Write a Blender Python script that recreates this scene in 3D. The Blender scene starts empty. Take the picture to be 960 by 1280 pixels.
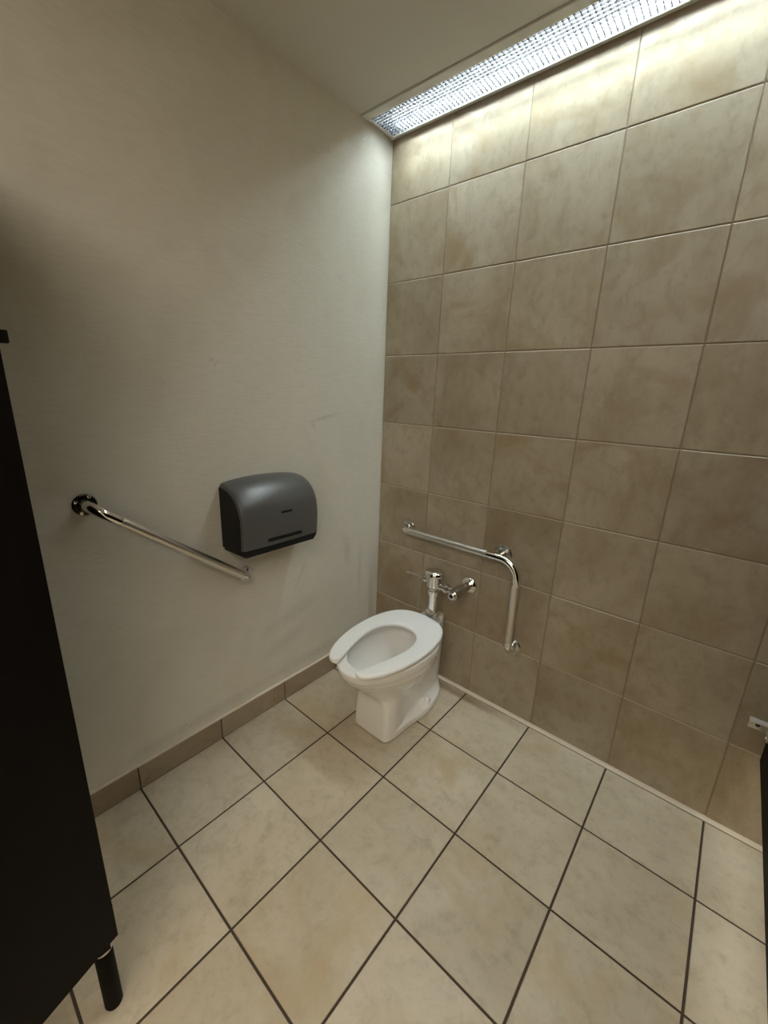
import bpy, bmesh, math, random
import numpy as np
from mathutils import Vector, Matrix

sc = bpy.context.scene
C = sc.collection
U = 0.305                                   # one tile module in metres
ROOM_X, ROOM_Y, HC = 3.25, -3.35, 7.765 * U  # far ends of the washroom, ceiling height

# ------------------------------------------------------------------ camera
cam_d = bpy.data.cameras.new('camera')
cam = bpy.data.objects.new('camera', cam_d); C.objects.link(cam)
cam_d.sensor_fit = 'HORIZONTAL'; cam_d.sensor_width = 36.0
cam_d.lens = 517.03 * 36.0 / 960.0
cam_d.clip_start = 0.02
right = Vector((0.7585, 0.6506, 0.0370)); down = Vector((0.2042, -0.1834, -0.9616)); fwd = Vector((-0.6188, 0.7370, -0.2719))
m = Matrix((right, -down, -fwd)).transposed().to_4x4()
m.translation = Vector((4.4125, -5.1321, 4.4322)) * U
cam.matrix_world = m
sc.camera = cam

# ------------------------------------------------------------------ world, lights, exposure
w = bpy.data.worlds.new('world'); sc.world = w; w.use_nodes = True
w.node_tree.nodes['Background'].inputs[0].default_value = (0.05, 0.045, 0.04, 1)
w.node_tree.nodes['Background'].inputs[1].default_value = 0.2
TUBE_STRENGTH = 94.0
def area(name, loc, sx, sy, power, col, rot=(0, 0, 0)):
    d = bpy.data.lights.new(name, 'AREA'); d.shape = 'RECTANGLE'; d.size = sx; d.size_y = sy
    d.energy = power; d.color = col
    o = bpy.data.objects.new(name, d); o.location = loc; o.rotation_euler = rot; C.objects.link(o)
    return o
area('washroom_ceiling_lamp', (1.8, -2.5, HC - 0.02), 1.7, 1.3, 25, (1.0, 0.88, 0.72))
vs = sc.view_settings
sc.display_settings.display_device = 'sRGB'
vs.view_transform = 'Standard'; vs.look = 'None'; vs.exposure = 0.78; vs.gamma = 1.0; vs.use_curve_mapping = False
sc.cycles.use_denoising = True
sc.cycles.max_bounces = 12; sc.cycles.diffuse_bounces = 6; sc.cycles.glossy_bounces = 6
sc.cycles.caustics_reflective = False; sc.cycles.caustics_refractive = False
sc.cycles.sample_clamp_indirect = 6.0

# ------------------------------------------------------------------ node helpers
def new_mat(name):
    mt = bpy.data.materials.new(name); mt.use_nodes = True
    return mt, mt.node_tree, mt.node_tree.nodes['Principled BSDF']
def plain(name, col, rough=0.5, metal=0.0, coat=0.0, spec=0.5):
    mt, nt, b = new_mat(name)
    b.inputs['Base Color'].default_value = (*col, 1); b.inputs['Roughness'].default_value = rough
    b.inputs['Metallic'].default_value = metal; b.inputs['Coat Weight'].default_value = coat
    b.inputs['Specular IOR Level'].default_value = spec
    return mt
def N(nt, t, **kw):
    n = nt.nodes.new(t)
    for k, v in kw.items(): setattr(n, k, v)
    return n
def L(nt, a, b): nt.links.new(a, b)
def noise(nt, vec, scale, detail=4, rough=0.55, dist=0.0):
    n = N(nt, 'ShaderNodeTexNoise'); n.inputs['Scale'].default_value = scale
    n.inputs['Detail'].default_value = detail; n.inputs['Roughness'].default_value = rough
    n.inputs['Distortion'].default_value = dist
    L(nt, vec, n.inputs['Vector']); return n.outputs['Fac']
def mapped(nt, src, scale=(1, 1, 1), loc=(0, 0, 0)):
    mp = N(nt, 'ShaderNodeMapping'); mp.inputs['Scale'].default_value = scale; mp.inputs['Location'].default_value = loc
    L(nt, src, mp.inputs['Vector']); return mp.outputs['Vector']
def ramp(nt, fac, stops):
    r = N(nt, 'ShaderNodeValToRGB'); e = r.color_ramp.elements
    while len(e) < len(stops): e.new(0.5)
    for el, (p, c) in zip(e, stops):
        el.position = p; el.color = (*c, 1) if len(c) == 3 else c
    L(nt, fac, r.inputs['Fac']); return r.outputs['Color']
def mix(nt, fac, a, b, mode='MIX'):
    n = N(nt, 'ShaderNodeMix', data_type='RGBA', blend_type=mode)
    if isinstance(fac, float): n.inputs[0].default_value = fac
    else: L(nt, fac, n.inputs[0])
    for s, v in ((6, a), (7, b)):
        if isinstance(v, tuple): n.inputs[s].default_value = (*v, 1)
        else: L(nt, v, n.inputs[s])
    return n.outputs[2]
def bump(nt, bsdf, h, strength, dist):
    b = N(nt, 'ShaderNodeBump'); b.inputs['Strength'].default_value = strength; b.inputs['Distance'].default_value = dist
    L(nt, h, b.inputs['Height']); L(nt, b.outputs['Normal'], bsdf.inputs['Normal'])

def tile_mat(name, light, mid, dark, stain, rough, streak, vary):
    """mottled stoneware; every tile object gets its own offset into the pattern and its own tone"""
    mt, nt, b = new_mat(name)
    tc = N(nt, 'ShaderNodeTexCoord'); oi = N(nt, 'ShaderNodeObjectInfo')
    mul = N(nt, 'ShaderNodeMath', operation='MULTIPLY'); mul.inputs[1].default_value = 53.0
    L(nt, oi.outputs['Random'], mul.inputs[0])
    add = N(nt, 'ShaderNodeVectorMath', operation='ADD')
    L(nt, tc.outputs['Object'], add.inputs[0]); L(nt, mul.outputs[0], add.inputs[1])
    v = add.outputs[0]
    big = noise(nt, mapped(nt, v, streak), 3.4, 6, 0.62, 0.5)
    fine = noise(nt, mapped(nt, v, tuple(s * 1.0 for s in streak)), 26.0, 5, 0.7, 0.3)
    c1 = ramp(nt, big, [(0.28, dark), (0.48, mid), (0.70, light)])
    c2 = ramp(nt, fine, [(0.28, (0.80, 0.79, 0.76)), (0.5, (1, 1, 1)), (0.75, (1.05, 1.05, 1.06))])
    col = mix(nt, 1.0, c1, c2, 'MULTIPLY')
    fl = noise(nt, mapped(nt, v, (1.0, 1.0, 0.32)), 58.0, 5, 0.75, 0.5)
    patch = noise(nt, v, 7.0, 3, 0.6, 0.8)
    flf = mix(nt, 1.0, ramp(nt, fl, [(0.56, (0, 0, 0)), (0.68, (0.55,) * 3)]), ramp(nt, patch, [(0.42, (0.1,) * 3), (0.62, (1, 1, 1))]), 'MULTIPLY')
    col = mix(nt, flf, col, tuple(c * .9 for c in dark))
    st = noise(nt, v, 3.1, 4, 0.6, 1.2)
    stf = ramp(nt, st, [(0.53, (0, 0, 0)), (0.72, (0.85, 0.85, 0.85))])
    col = mix(nt, stf, col, stain)
    tone = ramp(nt, oi.outputs['Random'], [(0.0, (1 - vary,) * 3), (0.5, (1, 1 - vary * .15, 1 - vary * .35)), (1.0, (1 + vary * .4,) * 3)])
    col = mix(nt, 1.0, col, tone, 'MULTIPLY')
    L(nt, col, b.inputs['Base Color'])
    rr = N(nt, 'ShaderNodeMapRange'); rr.inputs[3].default_value = rough - .08; rr.inputs[4].default_value = rough + .12
    L(nt, fine, rr.inputs[0]); L(nt, rr.outputs[0], b.inputs['Roughness'])
    b.inputs['Specular IOR Level'].default_value = 0.4
    bump(nt, b, fine, 0.12, 0.004)
    return mt

M = {}
M['wall_tile'] = tile_mat('wall_tile', (0.455, 0.412, 0.330), (0.388, 0.338, 0.254), (0.305, 0.250, 0.172), (0.30, 0.228, 0.138), 0.42, (1.0, 1.0, 0.7), 0.09)
M['floor_tile'] = tile_mat('floor_tile', (0.61, 0.545, 0.435), (0.53, 0.465, 0.355), (0.455, 0.385, 0.275), (0.47, 0.375, 0.235), 0.38, (1, 1, 1), 0.09)
M['base_tile'] = tile_mat('base_tile', (0.36, 0.30, 0.225), (0.30, 0.24, 0.17), (0.235, 0.18, 0.12), (0.22, 0.16, 0.10), 0.42, (1, .6, 1), 0.08)
M['floor_grout'] = plain('floor_grout', (0.060, 0.043, 0.030), 0.9)
M['wall_grout'] = plain('wall_grout', (0.33, 0.285, 0.215), 0.85)
M['lit_tile_edge'] = plain('lit_tile_edge', (0.60, 0.55, 0.46), 0.7)
M['caulk'] = plain('caulk', (0.62, 0.55, 0.45), 0.55)
M['ceiling'] = plain('ceiling', (0.72, 0.72, 0.68), 0.9)
M['plain_wall'] = plain('plain_wall', (0.60, 0.56, 0.47), 0.9)

SCUFFS = [(-.36, 1.262, .085, .010, .15, .55), (-.425, 1.235, .012, .035, .5, .35), (-.845, 1.453, .012, .006, .5, .7), (-.83, 1.44, .018, .004, .9, .5),
          (-.55, .42, .20, .05, .25, .28), (-.60, .30, .14, .05, .3, .30), (-.22, .62, .03, .12, .1, .30), (-.13, .50, .02, .20, .0, .30),
          (-.95, .15, .40, .03, .02, .32), (-.40, .16, .30, .04, .0, .35), (-.50, .60, .10, .012, 1.1, .3)]
def wallpaper():
    mt, nt, b = new_mat('vinyl_wallcovering')
    tc = N(nt, 'ShaderNodeTexCoord'); o = tc.outputs['Object']
    weave = noise(nt, mapped(nt, o, (1, 14, 150)), 3.2, 4, 0.6)
    weave2 = noise(nt, mapped(nt, o, (1, 5, 60)), 3.0, 5, 0.65, 0.3)
    base = ramp(nt, weave2, [(0.3, (0.635, 0.615, 0.545)), (0.55, (0.690, 0.672, 0.605)), (0.75, (0.71, 0.695, 0.63))])
    grime = noise(nt, mapped(nt, o, (1, 1.3, 0.8)), 2.4, 5, 0.6, 0.8)
    gf = ramp(nt, grime, [(0.46, (0, 0, 0)), (0.72, (0.45, 0.45, 0.45))])
    col = mix(nt, gf, base, (0.57, 0.545, 0.465))
    # scuffs near the floor and a few thin smears
    smear = noise(nt, mapped(nt, o, (1, 9, 2.2), (0, .3, .1)), 2.0, 6, 0.7, 1.6)
    sf = ramp(nt, smear, [(0.66, (0, 0, 0)), (0.74, (0.35, 0.35, 0.35))])
    col = mix(nt, sf, col, (0.46, 0.44, 0.39))
    # individual scuff marks: (y, z, half length, half width, tilt, depth of the mark)
    for cy, cz, a_, b_, rot_, dep in SCUFFS:
        mp = N(nt, 'ShaderNodeMapping', vector_type='TEXTURE'); mp.inputs['Location'].default_value = (0, cy, cz)
        mp.inputs['Rotation'].default_value = (rot_, 0, 0); mp.inputs['Scale'].default_value = (50, a_, b_)
        wob = noise(nt, mapped(nt, o, (1, 30, 30)), 1.0, 3, 0.6)
        ofs = N(nt, 'ShaderNodeVectorMath', operation='SCALE'); ofs.inputs[3].default_value = 0.02
        cmb = N(nt, 'ShaderNodeCombineXYZ'); L(nt, wob, cmb.inputs[1]); L(nt, wob, cmb.inputs[2]); L(nt, cmb.outputs[0], ofs.inputs[0])
        pa = N(nt, 'ShaderNodeVectorMath', operation='ADD'); L(nt, o, pa.inputs[0]); L(nt, ofs.outputs[0], pa.inputs[1])
        L(nt, pa.outputs[0], mp.inputs['Vector'])
        ln = N(nt, 'ShaderNodeVectorMath', operation='LENGTH'); L(nt, mp.outputs[0], ln.inputs[0])
        grain = noise(nt, mapped(nt, o, (1, 60, 160)), 1.0, 4, 0.7)
        rf = ramp(nt, ln.outputs['Value'], [(0.25, (dep,) * 3), (1.0, (0, 0, 0))])
        gf2 = ramp(nt, grain, [(0.38, (0.15,) * 3), (0.6, (1, 1, 1))])
        col = mix(nt, mix(nt, 1.0, rf, gf2, 'MULTIPLY'), col, (0.30, 0.28, 0.24))
    L(nt, col, b.inputs['Base Color'])
    b.inputs['Roughness'].default_value = 0.62
    ad = N(nt, 'ShaderNodeMath', operation='ADD'); L(nt, weave, ad.inputs[0]); L(nt, weave2, ad.inputs[1])
    bump(nt, b, ad.outputs[0], 0.22, 0.004)
    return mt
M['wallpaper'] = wallpaper()

def porcelain():
    mt, nt, b = new_mat('porcelain')
    b.inputs['Base Color'].default_value = (0.84, 0.835, 0.82, 1); b.inputs['Roughness'].default_value = 0.12
    b.inputs['Coat Weight'].default_value = 0.4; b.inputs['Coat Roughness'].default_value = 0.04
    return mt
M['china'] = porcelain()
M['seat'] = plain('seat_plastic', (0.88, 0.89, 0.895), 0.22)
M['chrome'] = plain('chrome', (0.80, 0.79, 0.77), 0.07, 1.0)
def brushed():
    mt, nt, b = new_mat('peened_chrome')
    tc = N(nt, 'ShaderNodeTexCoord')
    n = noise(nt, tc.outputs['Object'], 420.0, 2, 0.5)
    b.inputs['Base Color'].default_value = (0.74, 0.72, 0.69, 1); b.inputs['Metallic'].default_value = 1.0; b.inputs['Roughness'].default_value = 0.3
    bump(nt, b, n, 0.25, 0.001)
    return mt
M['peened'] = brushed()
M['dull_chrome'] = plain('dull_chrome', (0.52, 0.50, 0.47), 0.22, 1.0)
M['flange_dark'] = plain('flange_dark', (0.16, 0.145, 0.13), 0.2, 1.0)
M['steel'] = plain('steel', (0.66, 0.64, 0.61), 0.34, 0.55)
M['black'] = plain('black_plastic', (0.007, 0.007, 0.007), 0.5, spec=0.25)
M['cover'] = plain('smoke_grey_plastic', (0.085, 0.085, 0.087), 0.30)
M['screw_hole'] = plain('screw_hole', (0.008, 0.008, 0.008), 0.6)
def laminate():
    mt, nt, b = new_mat('dark_laminate')
    tc = N(nt, 'ShaderNodeTexCoord')
    n = noise(nt, mapped(nt, tc.outputs['Object'], (30, 30, 1.5)), 2.5, 4, 0.6)
    L(nt, ramp(nt, n, [(0.3, (0.0035, 0.0022, 0.0018)), (0.7, (0.0065, 0.0042, 0.0032))]), b.inputs['Base Color'])
    b.inputs['Roughness'].default_value = 0.6; b.inputs['Specular IOR Level'].default_value = 0.08
    return mt
M['laminate'] = laminate()
M['fixture'] = plain('fixture_enamel', (0.78, 0.79, 0.76), 0.4)
M['fixture_in'] = plain('reflector_enamel', (0.92, 0.92, 0.91), 0.5)
M['louver'] = plain('louver_plastic', (0.022, 0.022, 0.028), 0.5)
def emit(name, col, s):
    mt, nt, b = new_mat(name)
    b.inputs['Base Color'].default_value = (*col, 1)
    b.inputs['Emission Color'].default_value = (*col, 1); b.inputs['Emission Strength'].default_value = s
    return mt
M['tube'] = emit('fluorescent_tube', (0.87, 1.0, 1.0), TUBE_STRENGTH)
def water():
    mt, nt, b = new_mat('water')
    b.inputs['Base Color'].default_value = (0.95, 0.97, 0.96, 1); b.inputs['Roughness'].default_value = 0.02
    b.inputs['Transmission Weight'].default_value = 1.0; b.inputs['IOR'].default_value = 1.33
    return mt
M['water'] = water()

# ------------------------------------------------------------------ mesh helpers
def link(name, me, mat, parent=None, kind=None, label=None):
    o = bpy.data.objects.new(name, me); C.objects.link(o)
    if mat is not None and not me.materials: me.materials.append(M[mat] if isinstance(mat, str) else mat)
    if parent is not None: o.parent = parent
    if kind: o['kind'] = kind
    if label: o['label'] = label
    return o
def to_obj(name, bm, mat, parent=None, smooth=False, kind=None, label=None, sharp=35):
    bmesh.ops.recalc_face_normals(bm, faces=bm.faces)
    me = bpy.data.meshes.new(name)
    if smooth:
        for f in bm.faces: f.smooth = True
        a = math.radians(sharp)
        for e in bm.edges:
            if len(e.link_faces) == 2 and e.calc_face_angle(0) > a: e.smooth = False
    bm.to_mesh(me); bm.free()
    return link(name, me, mat, parent, kind, label)
def thing(name, label, cat, loc=(0, 0, 0), rz=0.0, group=None):
    o = bpy.data.objects.new(name, None); C.objects.link(o); o.empty_display_size = 0.05
    o.location = loc; o.rotation_euler = (0, 0, rz); o['label'] = label; o['category'] = cat
    if group: o['group'] = group
    return o
def add_box(bm, lo, hi, bev=0.0, mat=None):
    r = bmesh.ops.create_cube(bm, size=1.0); vs_ = r['verts']
    c = [(a + b) / 2 for a, b in zip(lo, hi)]; s = [b - a for a, b in zip(lo, hi)]
    for v in vs_: v.co = Vector((c[0] + v.co.x * s[0], c[1] + v.co.y * s[1], c[2] + v.co.z * s[2]))
    if bev:
        es = list({e for v in vs_ for e in v.link_edges})
        bmesh.ops.bevel(bm, geom=es, offset=bev, segments=2, profile=0.5, affect='EDGES')
    return vs_
def box(name, lo, hi, mat, parent=None, bev=0.0, kind=None, label=None):
    bm = bmesh.new(); add_box(bm, lo, hi, bev)
    return to_obj(name, bm, mat, parent, bool(bev), kind, label)
def loft(bm, rings, cap0=True, cap1=True, closed=True):
    R = [[bm.verts.new(p) for p in r] for r in rings]; n = len(R[0])
    for a, b in zip(R, R[1:]):
        for i in range(n if closed else n - 1):
            j = (i + 1) % n
            bm.faces.new((a[i], a[j], b[j], b[i]))
    if cap0: bm.faces.new(R[0][::-1])
    if cap1: bm.faces.new(R[-1])
    return R
def frame(d):
    d = d.normalized(); u = d.orthogonal().normalized(); return u, d.cross(u)
def add_tube(bm, pts, r, seg=20, caps=True):
    pts = [Vector(p) for p in pts]
    rs = r if isinstance(r, (list, tuple)) else [r] * len(pts)
    t = [(pts[min(i + 1, len(pts) - 1)] - pts[max(i - 1, 0)]).normalized() for i in range(len(pts))]
    u, _ = frame(t[0]); rings = []
    for i, p in enumerate(pts):
        u = (u - t[i] * u.dot(t[i])).normalized(); v = t[i].cross(u)
        rings.append([p + (u * math.cos(a) + v * math.sin(a)) * rs[i] for a in (2 * math.pi * k / seg for k in range(seg))])
    loft(bm, rings, caps, caps)
def add_lathe(bm, origin, axis, prof, seg=28):
    """prof: (distance along axis, radius)"""
    origin = Vector(origin); axis = Vector(axis).normalized(); u, v = frame(axis)
    rings = [[origin + axis * d + (u * math.cos(a) + v * math.sin(a)) * max(r, 1e-5) for a in (2 * math.pi * k / seg for k in range(seg))] for d, r in prof]
    loft(bm, rings)
def lathe(name, origin, axis, prof, mat, parent, seg=28, label=None):
    bm = bmesh.new(); add_lathe(bm, origin, axis, prof, seg); return to_obj(name, bm, mat, parent, True, label=label)
def tube(name, pts, r, mat, parent, seg=20, label=None):
    bm = bmesh.new(); add_tube(bm, pts, r, seg); return to_obj(name, bm, mat, parent, True, label=label)
def arc(p0, corner, p1, n=8):
    """points of a quarter-like bend from p0 to p1 around a corner (quadratic blend with circular feel)"""
    p0, c, p1 = Vector(p0), Vector(corner), Vector(p1); k = 0.5523
    a, b = p0 + (c - p0) * k, p1 + (c - p1) * k; out = []
    for i in range(n + 1):
        t = i / n; s = 1 - t
        out.append(p0 * s ** 3 + a * 3 * s * s * t + b * 3 * s * t * t + p1 * t ** 3)
    return out

# ------------------------------------------------------------------ setting: walls, floor, ceiling
box('wall_back', (-0.02, 0.0034, 0), (ROOM_X + .02, 0.08, HC + .12), 'wall_grout', kind='structure')
box('wall_left', (-0.08, ROOM_Y, 0), (0.0, 0.08, HC + .12), 'wallpaper', kind='structure')
box('wall_right', (ROOM_X, ROOM_Y, 0), (ROOM_X + .08, 0.08, HC + .12), 'plain_wall', kind='structure')
box('wall_front', (-0.08, ROOM_Y - .08, 0), (ROOM_X + .08, ROOM_Y, HC + .12), 'plain_wall', kind='structure')
floor = box('floor', (-0.02, ROOM_Y, -0.06), (ROOM_X, 0.0, -0.0022), 'floor_grout', kind='structure')
wall_back = bpy.data.objects['wall_back']

FX0, FX1, FY0, FY1 = 0.004, 2.44, -0.186, -0.006        # light fixture cut-out in the ceiling
bm = bmesh.new()
add_box(bm, (-.02, ROOM_Y, HC), (ROOM_X, FY0 - .0105, HC + .02)); add_box(bm, (FX1 + .008, FY0 - .0105, HC), (ROOM_X, 0.0, HC + .02))
to_obj('ceiling', bm, 'ceiling', kind='structure')

def tile_mesh(name, w_, h_, axis, mat, depth=0.008, bev=0.003, edge=None):
    """slab with eased front edges, origin at the middle of its face; axis 'y' faces -y, 'z' faces up, 'x' faces +x"""
    bm = bmesh.new()
    def P(a, b, d):
        return {'y': (a, d, b), 'z': (a, b, -d), 'x': (-d, a, b)}[axis]
    rings = []
    for ins, d in ((0, depth), (0, bev), (bev * .35, bev * .35), (bev, 0)):
        a, b = w_ / 2 - ins, h_ / 2 - ins
        rings.append([P(-a, -b, d), P(a, -b, d), P(a, b, d), P(-a, b, d)])
    loft(bm, rings)
    bmesh.ops.recalc_face_normals(bm, faces=bm.faces)
    if edge:                                    # light caught by the eased upper edge, painted as a paler colour
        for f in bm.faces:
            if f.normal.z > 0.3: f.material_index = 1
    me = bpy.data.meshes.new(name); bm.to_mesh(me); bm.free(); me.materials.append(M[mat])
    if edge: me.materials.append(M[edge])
    return me
random.seed(4)
V1, BH, SV, G1 = 0.9662 * U, 1.0454 * U, 0.991 * U, 1.0454 * U
# tiles on the back wall
xs = [0.0] + [V1 + k * U for k in range(10)] + [ROOM_X]
zs = [0.0] + [BH + k * SV for k in range(7)] + [HC + 0.01]
cache = {}
GW = 0.0030
for i in range(len(xs) - 1):
    for j in range(len(zs) - 1):
        w_, h_ = xs[i + 1] - xs[i] - GW, zs[j + 1] - zs[j] - GW
        key = (round(w_, 4), round(h_, 4))
        if key not in cache: cache[key] = tile_mesh('wall_tile_mesh', w_, h_, 'y', 'wall_tile', bev=0.0022, edge='lit_tile_edge')
        o = link('tile', cache[key], None, wall_back)
        o.location = ((xs[i] + xs[i + 1]) / 2, random.uniform(-.0004, .0004), (zs[j] + zs[j + 1]) / 2)
# floor tiles
SW = 0.996 * U
fx = [0.008] + [V1 + k * U for k in range(10)] + [ROOM_X]
fy = [-0.0135] + [-(G1 + k * SW) for k in range(11)]
fy = [y for y in fy if y > ROOM_Y] + [ROOM_Y]
cache = {}
GF = 0.0062
for i in range(len(fx) - 1):
    for j in range(len(fy) - 1):
        w_, h_ = fx[i + 1] - fx[i] - GF, fy[j] - fy[j + 1] - GF
        if i == 0: w_ += GF / 2
        if h_ < 0.02: continue
        key = (round(w_, 4), round(h_, 4))
        if key not in cache: cache[key] = tile_mesh('floor_tile_mesh', w_, h_, 'z', 'floor_tile', bev=0.0016)
        o = link('tile', cache[key], None, floor)
        o.location = ((fx[i] + fx[i + 1]) / 2 - (GF / 4 if i == 0 else 0), (fy[j] + fy[j + 1]) / 2, random.uniform(-.0003, .0003))
# caulk bead along the foot of the tiled wall
bm = bmesh.new()
loft(bm, [[(x, -0.0135, -0.002), (x, -0.0135, 0.0005), (x, -0.004, 0.0035), (x, 0.001, 0.010), (x, 0.001, -0.002)] for x in (0.0, ROOM_X)])
to_obj('trim_1', bm, 'caulk', kind='structure')
# tiled baseboard on the left wall, one tile after another, and its pale top bead
BB = 0.3078 * U
base = box('baseboard_left', (0.0, ROOM_Y, 0.0), (0.0055, 0.0, BB - .002), 'floor_grout', kind='structure')
ys = [0.0] + [-(G1 + k * SW) for k in range(11)]
ys = [y for y in ys if y > ROOM_Y] + [ROOM_Y]
for a, b in zip(ys, ys[1:]):
    if a - b < .02: continue
    me = tile_mesh('base_tile_mesh', a - b - .004, BB, 'x', 'base_tile', depth=0.0085, bev=0.002)
    o = link('tile', me, None, base); o.location = (0.0092 + random.uniform(-.0003, .0003), (a + b) / 2, BB / 2)
bm = bmesh.new()
loft(bm, [[(0, y, BB - .001), (0.0085, y, BB - .001), (0.008, y, BB + .0022), (0.004, y, BB + .0045), (0, y, BB + .006)] for y in (ROOM_Y, 0.0)])
to_obj('trim_2', bm, 'caulk', kind='structure')

# ------------------------------------------------------------------ ceiling light over the tiled wall
lf = thing('ceiling_light', 'long recessed fluorescent strip light with egg-crate louver along the tiled wall', 'light', (FX0, 0, HC))
lf_off = Vector((FX0, 0, HC))
def lbox(name, lo, hi, mat, bev=0.0, parent=lf): return box(name, lo, hi, mat, parent, bev)
LEN = FX1 - FX0
bm = bmesh.new()
t = 0.0015
add_box(bm, (0.012, FY0 + .014, 0.100), (LEN - .01, FY1 - .006, 0.1015))
add_box(bm, (0.012, FY0 + .014, 0.003), (LEN - .01, FY0 + .0155, 0.100)); add_box(bm, (0.012, FY1 - .0075, 0.003), (LEN - .01, FY1 - .006, 0.100))
add_box(bm, (0.0105, FY0 + .014, 0.003), (0.012, FY1 - .006, 0.1015)); add_box(bm, (LEN - .01, FY0 + .014, 0.003), (LEN - .0085, FY1 - .006, 0.1015))
to_obj('housing', bm, 'fixture_in', lf)
bm = bmesh.new()
add_box(bm, (0.0, FY0 - .006, -0.005), (LEN + .004, FY0 + .029, 0.003), 0.001)
add_box(bm, (0.0, FY1 - .011, -0.006), (LEN + .004, FY1 + .002, 0.003), 0.001)
add_box(bm, (0.0, FY0 + .029, -0.003), (0.014, FY1 - .011, 0.003), 0.001)
add_box(bm, (LEN - .012, FY0 + .029, -0.003), (LEN + .004, FY1 - .011, 0.003), 0.001)
to_obj('frame', bm, 'fixture', lf)
TY, TZ = -0.073, 0.032
tb = tube('fluorescent_tube', [(0.06, TY, TZ), (LEN / 2 - .02, TY, TZ)], 0.0128, 'tube', lf, 16)
tb2 = tube('fluorescent_tube', [(LEN / 2 + .02, TY, TZ), (LEN - .06, TY, TZ)], 0.0128, 'tube', lf, 16)
for x in (0.05, LEN / 2, LEN - .05): box('lamp_holder', (x - .009, TY - .012, 0.018), (x + .009, TY + .012, 0.100), 'fixture_in', lf, 0.002)
bm = bmesh.new()
y0, y1, x0, x1 = FY0 + .029, FY1 - .011, 0.014, LEN - .012
ny = 10; p = (y1 - y0) / ny
for k in range(ny + 1): add_box(bm, (x0, y0 + k * p - .0009, 0.0), (x1, y0 + k * p + .0009, 0.008))
k = 0
while x0 + k * 0.0162 < x1:
    x = x0 + k * 0.0162; add_box(bm, (x - .0009, y0, 0.0), (x + .0009, y1, 0.008)); k += 1
to_obj('louver', bm, 'louver', lf, kind='stuff')

# ------------------------------------------------------------------ toilet
TX = 0.425
tw = thing('toilet', 'white floor-mounted toilet with elongated bowl and open-front seat below the flush valve', 'toilet', (TX, 0, 0))
NR = 72
def section(z, F0, F1, keys, pr_, pf):
    """closed ring; keys {F: half width}; pr_/pf how square the rear/front ends are (1 round, small square)"""
    ks = sorted(keys); out = []
    for k in range(NR):
        th = math.pi * 2 * (k + .5) / NR
        u = math.cos(th); s = math.sin(th)
        F = (F0 + F1) / 2 + (F1 - F0) / 2 * u
        wv = float(np.interp(F, ks, [keys[q] for q in ks]))
        pp = pf if u > 0 else pr_
        x = math.copysign(abs(s) ** pp, s) * wv
        out.append(Vector((x, -F, z)))
    return out
S = []
foot = {.045: .052, .07: .070, .10: .092, .14: .104, .20: .113, .26: .116, .32: .110, .38: .102, .44: .100, .50: .100}
foot = {k: (v + .004 if k > .4 else v) for k, v in foot.items()}
col = {.04: .050, .10: .060, .16: .063, .22: .065, .28: .068, .34: .074, .38: .083, .42: .095, .46: .103, .52: .105}
for z, d, q in ((0, 0, 0), (.006, 0, 0), (.022, 0, 0), (.029, .002, 0), (.033, .008, 0), (.036, .9, .016), (.041, .9, .005), (.055, .9, .001)):
    keys = {k: v - (d if k < .38 else d * .1) for k, v in foot.items()} if d < .5 else {k: v + (q if .08 < k < .37 else 0) for k, v in col.items()}
    S.append(section(z, .045 if d < .5 else .042, .511, keys, .33, .14))
S.append(section(0.085, .040, .510, col, .3, .15))
S.append(section(0.145, .038, .508, {k: v for k, v in col.items()}, .3, .18))
S.append(section(0.185, .036, .506, {.03: .050, .12: .062, .20: .072, .30: .082, .40: .096, .46: .104, .52: .105}, .3, .28))
S.append(section(0.208, .034, .528, {.03: .050, .12: .062, .20: .082, .30: .102, .40: .114, .46: .116, .53: .112}, .3, .55))
S.append(section(0.245, .033, .560, {.03: .050, .12: .063, .20: .097, .30: .127, .40: .134, .48: .130, .57: .120}, .3, .8))
S.append(section(0.285, .032, .612, {.03: .049, .12: .064, .20: .108, .28: .146, .36: .158, .44: .159, .52: .152, .62: .142}, .3, .92))
S.append(section(0.318, .031, .640, {.03: .049, .12: .066, .20: .116, .28: .156, .36: .170, .44: .172, .54: .163, .65: .156}, .3, .95))
S.append(section(0.330, .031, .644, {.03: .049, .12: .066, .20: .117, .28: .157, .36: .166, .44: .168, .54: .164, .65: .157}, .3, .96))
S.append(section(0.340, .030, .655, {.03: .048, .12: .068, .20: .121, .28: .163, .36: .171, .44: .173, .54: .171, .66: .164}, .3, .97))
S.append(section(0.368, .030, .661, {.03: .047, .12: .068, .20: .122, .28: .165, .36: .172, .44: .174, .54: .173, .67: .166}, .3, .97))
S.append(section(0.374, .032, .657, {.03: .045, .12: .066, .20: .119, .28: .161, .36: .168, .44: .170, .54: .169, .67: .162}, .3, .97))
S.append(section(0.3755, .036, .652, {.03: .042, .12: .063, .20: .115, .28: .157, .36: .166, .44: .168, .54: .165, .67: .158}, .32, .97))
def ell(z, c, a, b): return [Vector((b * math.sin(2 * math.pi * (k + .5) / NR), -(c + a * math.cos(2 * math.pi * (k + .5) / NR)), z)) for k in range(NR)]
for q in ((.3755, .425, .188, .124), (.373, .425, .184, .119), (.362, .425, .182, .117), (.350, .425, .196, .128), (.325, .425, .196, .126), (.285, .415, .176, .112), (.24, .395, .130, .088), (.205, .37, .090, .066), (.165, .355, .062, .05), (.14, .35, .03, .026)):
    S.append(ell(*q))
bm = bmesh.new(); loft(bm, S)
body = to_obj('bowl', bm, 'china', tw, True, sharp=75)
ss = body.modifiers.new('smooth', 'SUBSURF'); ss.levels = 1; ss.render_levels = 2
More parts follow.
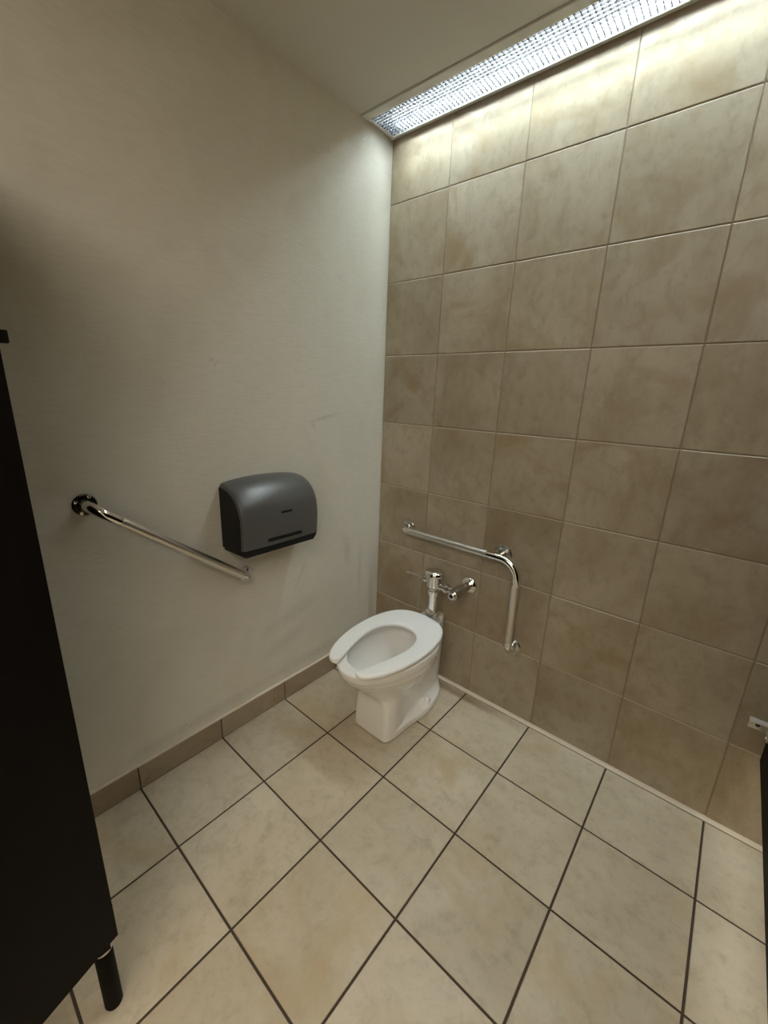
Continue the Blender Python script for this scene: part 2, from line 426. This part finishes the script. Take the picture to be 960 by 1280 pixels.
wt = lathe('water', (0, -.365, .196), (0, 0, 1), [(0, .0), (0, .070), (.0015, .070), (.0015, 0)], 'water', tw, 32)
for sx in (-1, 1):
    lathe('bolt_cap', (sx * .0905, -.225, .0335), (0, 0, 1), [(0, .014), (.016, .0135), (.023, .010), (.026, .004), (.0265, 0)], 'china', tw, 20)
# seat: open-front ring with softened edges
outer = [(0, .147), (.030, .148), (.062, .153), (.095, .166), (.125, .188), (.149, .223), (.166, .268), (.176, .322), (.1795, .378), (.1775, .435), (.170, .492), (.156, .548), (.136, .598), (.114, .634), (.094, .654), (.074, .662), (.058, .659), (.051, .649)]
inner = [(0, .286), (.024, .288), (.046, .296), (.066, .311), (.083, .333), (.095, .362), (.1010, .395), (.1005, .430), (.096, .466), (.088, .502), (.078, .538), (.068, .570), (.060, .596), (.054, .616), (.050, .630), (.0485, .638), (.048, .642), (.0485, .645)]
def resample(pts, n):
    P = np.array(pts); d = np.r_[0, np.cumsum(np.hypot(*np.diff(P, axis=0).T))]; d /= d[-1]
    t = np.linspace(0, 1, n); return [(float(np.interp(a, d, P[:, 0])), float(np.interp(a, d, P[:, 1]))) for a in t]
full_o = [(-x, f) for x, f in outer[::-1]] + outer[1:]
full_i = [(-x, f) for x, f in inner[::-1]] + inner[1:]
rings = []
ZB, ZT = .3845, .4035
for (ox, of), (ix, if_) in zip(full_o, full_i):
    o, i = Vector((ox * .955, -of)), Vector((ix * .98, -if_)); d = (i - o); ln = d.length; d = d / max(ln, 1e-6)
    e = min(.008, ln * .3); cr = []
    for s, z in ((e * .8, ZB), (e * .15, ZB + .004), (0, ZB + .009), (e * .25, ZT - .0035), (e, ZT - .0006), (ln * .5, ZT), (ln - e, ZT - .0012), (ln - e * .25, ZT - .005), (ln, ZB + .007), (ln - e * .3, ZB + .002), (ln - e, ZB)):
        q = o + d * s; cr.append(Vector((q.x, q.y, z)))
    rings.append(cr)
bm = bmesh.new(); loft(bm, rings)
seat = to_obj('seat', bm, 'seat', tw, True, sharp=70)
ss = seat.modifiers.new('smooth', 'SUBSURF'); ss.levels = 1; ss.render_levels = 2
for sx in (-1, 1):
    box('hinge', (sx * .07 - .018, -.195, .3755), (sx * .07 + .018, -.165, .388), 'seat', tw, 0.003)
    box('bumper', (sx * .142 - .008, -.46, .3755), (sx * .142 + .008, -.435, .3855), 'seat', tw, 0.002)

# ------------------------------------------------------------------ flush valve
VX, VF = 0.432, 0.106
fv = thing('flush_valve', 'chrome exposed flush valve with side lever rising behind the toilet seat', 'flush valve', (VX, -VF, .377))
def z_(a): return a - .377
lathe('spud_nut', (0, 0, .0005), (0, 0, 1), [(0, .030), (.010, .030), (.012, .034), (.034, .034), (.038, .030), (.044, .023)], 'chrome', fv)
tube('flush_tube', [(0, 0, z_(.405)), (0, 0, z_(.500))], .0205, 'chrome', fv, 24)
lathe('valve_body', (0, 0, z_(.492)), (0, 0, 1), [(0, .021), (.002, .027), (.022, .027), (.026, .024), (.032, .026), (.042, .034), (.096, .036)], 'chrome', fv, 32)
lathe('valve_cap', (0, 0, z_(.587)), (0, 0, 1), [(0, .043), (.003, .0455), (.014, .0455), (.019, .042), (.024, .032), (.027, .016), (.028, 0)], 'chrome', fv, 32)
bm = bmesh.new()
add_lathe(bm, (-.028, 0, z_(.553)), (-1, 0, 0), [(0, .015), (.014, .015), (.016, .017), (.026, .017), (.030, .012)], 20)
add_tube(bm, [(-.050, 0, z_(.553)), (-.075, -.004, z_(.556)), (-.100, -.008, z_(.560)), (-.135, -.012, z_(.561)), (-.150, -.013, z_(.561))], [.008, .0055, .0048, .006, .0035], 12)
to_obj('lever_handle', bm, 'chrome', fv, True)
bm = bmesh.new()
add_lathe(bm, (.026, 0, z_(.541)), (1, 0, 0), [(0, .018), (.016, .0175), (.018, .015), (.032, .015), (.034, .022), (.050, .022), (.052, .017), (.080, .017)], 24)
to_obj('tailpiece', bm, 'dull_chrome', fv, True)
SX = 0.118
bm = bmesh.new()
add_lathe(bm, (SX, VF - .004, z_(.541)), (0, -1, 0), [(0, .019), (.055, .019), (.060, .024), (.120, .025), (.126, .022), (.140, .022), (.143, .018)], 28)
stop = to_obj('stop_valve', bm, 'dull_chrome', fv, True)
lathe('stop_cap', (SX, VF - .146, z_(.541)), (0, -1, 0), [(0, .0165), (.008, .0165), (.010, .014), (.010, .009), (.004, .009)], 'chrome', fv, 24)
lathe('stop_screw', (SX, VF - .151, z_(.541)), (0, -1, 0), [(0, .0088), (.001, .0088)], 'screw_hole', fv, 16, label='dark recessed screw')
lathe('escutcheon', (SX, VF - .0012, z_(.541)), (0, -1, 0), [(0, .040), (.003, .040), (.010, .036), (.014, .028), (.020, .021)], 'chrome', fv, 32)

# ------------------------------------------------------------------ grab bars
def flange(parent, loc, axis, mat, r=.034, holes=3, hole_mat='screw_hole', rot=0.0):
    loc = Vector(loc); axis = Vector(axis)
    lathe('flange', loc, axis, [(0, r), (.002, r), (.005, r - .003), (.0055, .018), (.009, .0165)], mat, parent, 32)
    u, v = frame(axis)
    for k in range(holes):
        a = rot + 2 * math.pi * k / holes
        lathe('screw', loc + axis * .0052 + (u * math.cos(a) + v * math.sin(a)) * .0245, axis, [(0, .0046), (.0012, .0046), (.0022, .002)], hole_mat, parent, 12)
BR, BO = 0.0155, 0.052
gb = thing('grab_bar', 'L-shaped chrome grab bar on the tiled wall above the toilet', 'grab bar', (0, 0, 0))
zt, xl, xr, zb = 0.732, 0.190, 0.779, 0.330
tube('elbow', arc((xl, -.003, zt), (xl, -BO, zt), (xl + .040, -BO, zt), 10) + [(xl + .046, -BO, zt)], BR, 'chrome', gb)
tube('grip', [(xl + .045, -BO, zt), (.640, -BO, zt)], BR + .0003, 'peened', gb)
tube('elbow', [(.639, -BO, zt)] + arc((xr - .078, -BO, zt), (xr, -BO, zt), (xr, -BO, zt - .078), 12) + [(xr, -BO, zt - .098)], BR, 'chrome', gb)
tube('grip', [(xr, -BO, zt - .097), (xr, -BO, zb + .050)], BR + .0003, 'peened', gb)
tube('elbow', [(xr, -BO, zb + .051)] + arc((xr, -BO, zb + .042), (xr, -BO, zb), (xr, -.003, zb), 10), BR, 'chrome', gb)
tube('post', [(.688, -.003, zt), (.688, -BO + .004, zt)], .0125, 'chrome', gb)
flange(gb, (xl, -.001, zt), (0, -1, 0), 'dull_chrome', .0405, 3, 'chrome', .5)
flange(gb, (.688, -.001, zt), (0, -1, 0), 'dull_chrome', .0405, 3, 'chrome', .9)
flange(gb, (xr, -.001, zb), (0, -1, 0), 'dull_chrome', .0405, 3, 'chrome', .2)

gl = thing('grab_bar', 'straight chrome grab bar mounted at a slant on the pale wall', 'grab bar', (0, 0, 0))
a, b = Vector((0.001, -1.256, 1.028)), Vector((0.001, -.783, .663))
d = (b - a).normalized(); ox = Vector((BO - .001, 0, 0))
tube('elbow', arc(a + Vector((.002, 0, 0)), a + ox, a + ox + d * .045, 10) + [a + ox + d * .085], BR, 'chrome', gl)
tube('grip', [a + ox + d * .084, b + ox - d * .050], BR + .0003, 'peened', gl)
tube('elbow', [b + ox - d * .051] + arc(b + ox - d * .045, b + ox, b + Vector((.002, 0, 0)), 10), BR, 'chrome', gl)
flange(gl, a, (1, 0, 0), 'flange_dark', .0305, 4, 'chrome', .3)
flange(gl, b, (1, 0, 0), 'steel', .0365, 3, 'screw_hole', .4)

# ------------------------------------------------------------------ paper dispenser
DY0, DY1 = -0.862, -0.528
dp = thing('paper_dispenser', 'smoke-grey plastic paper dispenser with black sides on the pale wall', 'dispenser', (0, 0, 0))
CROWN = .011
prof = [(0.004, 1.046), (.030, 1.0445), (.058, 1.038), (.084, 1.025), (.106, 1.006), (.122, .983), (.132, .957), (.1375, .928), (.139, .895), (.138, .855), (.136, .816)]
def inset(pr, q, zlow=0.0):
    out = []
    for i, (x, z) in enumerate(pr):
        p0 = Vector(pr[max(i - 1, 0)]); p1 = Vector(pr[min(i + 1, len(pr) - 1)]); t = (p1 - p0).normalized()
        n = Vector((t.y, -t.x))      # points inward (down / back)
        n = -n if n.dot(Vector((.03, .90)) - Vector((x, z))) < 0 else n
        out.append((max(x + n.x * q, .003), z + n.y * q))
    return out
rings = []
for y, q in [(DY0, .013), (DY0 + .0012, .0075), (DY0 + .005, .003), (DY0 + .010, .0008), (DY0 + .016, 0)] + [(DY0 + .016 + (DY1 - DY0 - .032) * k / 12, -.0035 * math.sin(math.pi * k / 12)) for k in range(1, 12)] + [(DY1 - .016, 0), (DY1 - .010, .0008), (DY1 - .005, .003), (DY1 - .0012, .0075), (DY1, .013)]:
    rings.append([(x, y, z - CROWN * abs(2 * (y - DY0) / (DY1 - DY0) - 1) ** 3 * max(0, (z - .83) / .215)) for x, z in inset(prof, q)] + [(.003, y, .816)])
bm = bmesh.new(); loft(bm, rings)
to_obj('cover', bm, 'cover', dp, True, sharp=50)
p2 = inset(prof, .0135)
bm = bmesh.new()
loft(bm, [[(x, y, z - (CROWN if z > .95 else 0)) for x, z in p2] + [(.0, y, .800), (.0, y, 1.022)] for y in (DY0 - .002, DY1 + .002)])
bmesh.ops.bevel(bm, geom=list(bm.edges), offset=.0012, segments=1, affect='EDGES')
to_obj('base', bm, 'black', dp, True)
bm = bmesh.new()
loft(bm, [[(.0, DY0 + .002, .816), (.132, DY0 + .006, .8155), (.132, DY1 - .006, .8155), (0, DY1 - .002, .816)],
          [(.0, DY0 + .002, .808), (.132, DY0 + .008, .808), (.132, DY1 - .008, .808), (0, DY1 - .002, .808)],
          [(.0, DY0 + .006, .788), (.124, DY0 + .016, .786), (.124, DY1 - .016, .786), (0, DY1 - .006, .788)]])
to_obj('tray', bm, 'black', dp, True)
def pill(name, y0, y1, zc, h, x, th, mat, parent):
    bm = bmesh.new(); r = h / 2; pts = []
    for k in range(13):
        an = math.pi / 2 + math.pi * k / 12; pts.append((y0 + r + r * math.cos(an), zc + r * math.sin(an)))
    for k in range(13):
        an = -math.pi / 2 + math.pi * k / 12; pts.append((y1 - r + r * math.cos(an), zc + r * math.sin(an)))
    loft(bm, [[(x, y, z) for y, z in pts], [(x + th, y, z) for y, z in pts]])
    return to_obj(name, bm, mat, parent, True)
pill('viewing_slot', -.766, -.615, .8375, .0125, .1365, .0052, 'black', dp)
pill('badge', -.706, -.657, .931, .0085, .1385, .0030, 'black', dp)

# ------------------------------------------------------------------ stall partitions and door
def slab(name, w_, h_, th, mat, parent, loc=(0, 0, 0)):
    x, y, z = loc
    return box(name, (x, y, z), (x + w_, y + th, z + h_), mat, parent, 0.0015)
sp = thing('side_partition', 'dark brown stall partition beside the tiled wall at the right', 'partition', (1.590, -.022, 0))
box('panel', (0, -1.43, .318), (.022, 0, 1.83), 'laminate', sp, 0.0015)
for z in (.420, 1.60):
    bm = bmesh.new()
    add_box(bm, (-.047, .0195, z - .017), (-.003, .0218, z + .017), .0008)
    add_box(bm, (-.005, -.030, z - .017), (-.0005, .0218, z + .017), .0008)
    add_box(bm, (-.049, -.004, z + .016), (-.0005, .0218, z + .0195), .0006)
    br = to_obj('wall_bracket', bm, 'steel', sp, True, label='steel bracket holding the panel to the wall')
    lathe('screw', (-.026, .0198, z), (0, -1, 0), [(0, .006), (.0018, .006), (.003, .003)], 'screw_hole', br, 14)
    lathe('screw', (-.004, -.016, z - .012), (-1, 0, 0), [(0, .006), (.003, .005), (.004, .003)], 'steel', br, 14)

fp = thing('front_partition', 'dark brown front partition of the stall on a round leg with steel collar', 'partition', (0, -1.475, 0))
box('panel', (.006, -.011, .194), (.548, .011, 1.83), 'laminate', fp, 0.0015)
lathe('leg', (.523, 0, .0), (0, 0, 1), [(0, .0165), (.004, .0178), (.178, .0178), (.183, .017)], 'laminate', fp, 24)
lathe('collar', (.523, 0, .180), (0, 0, 1), [(0, .0190), (.002, .0200), (.009, .0200), (.0135, .017)], 'steel', fp, 24, label='steel collar')
hk = box('coat_hook', (.500, .0105, 1.400), (.522, .014, 1.424), 'steel', fp, 0.001)
tube('hook_arm', [(.512, .014, 1.418), (.514, .024, 1.418), (.517, .030, 1.418)], .0028, 'steel', hk, 12)
tube('hook_arm', [(.512, .014, 1.407), (.514, .024, 1.406), (.517, .030, 1.406)], .0028, 'steel', hk, 12)
box('bumper', (.511, .029, 1.403), (.525, .042, 1.421), 'black', hk, 0.002)

dr = thing('stall_door', 'dark brown stall door standing open close by at the left', 'door', (.597, -1.455, 0), math.atan2(-.95, .30))
box('panel', (0, -.020, .285), (.86, 0, 1.83), 'laminate', dr, 0.0015)
for z in (.36, 1.74):
    hg = box('hinge', (.004, -.026, z), (.05, -.0198, z + .05), 'black', dr, 0.001)
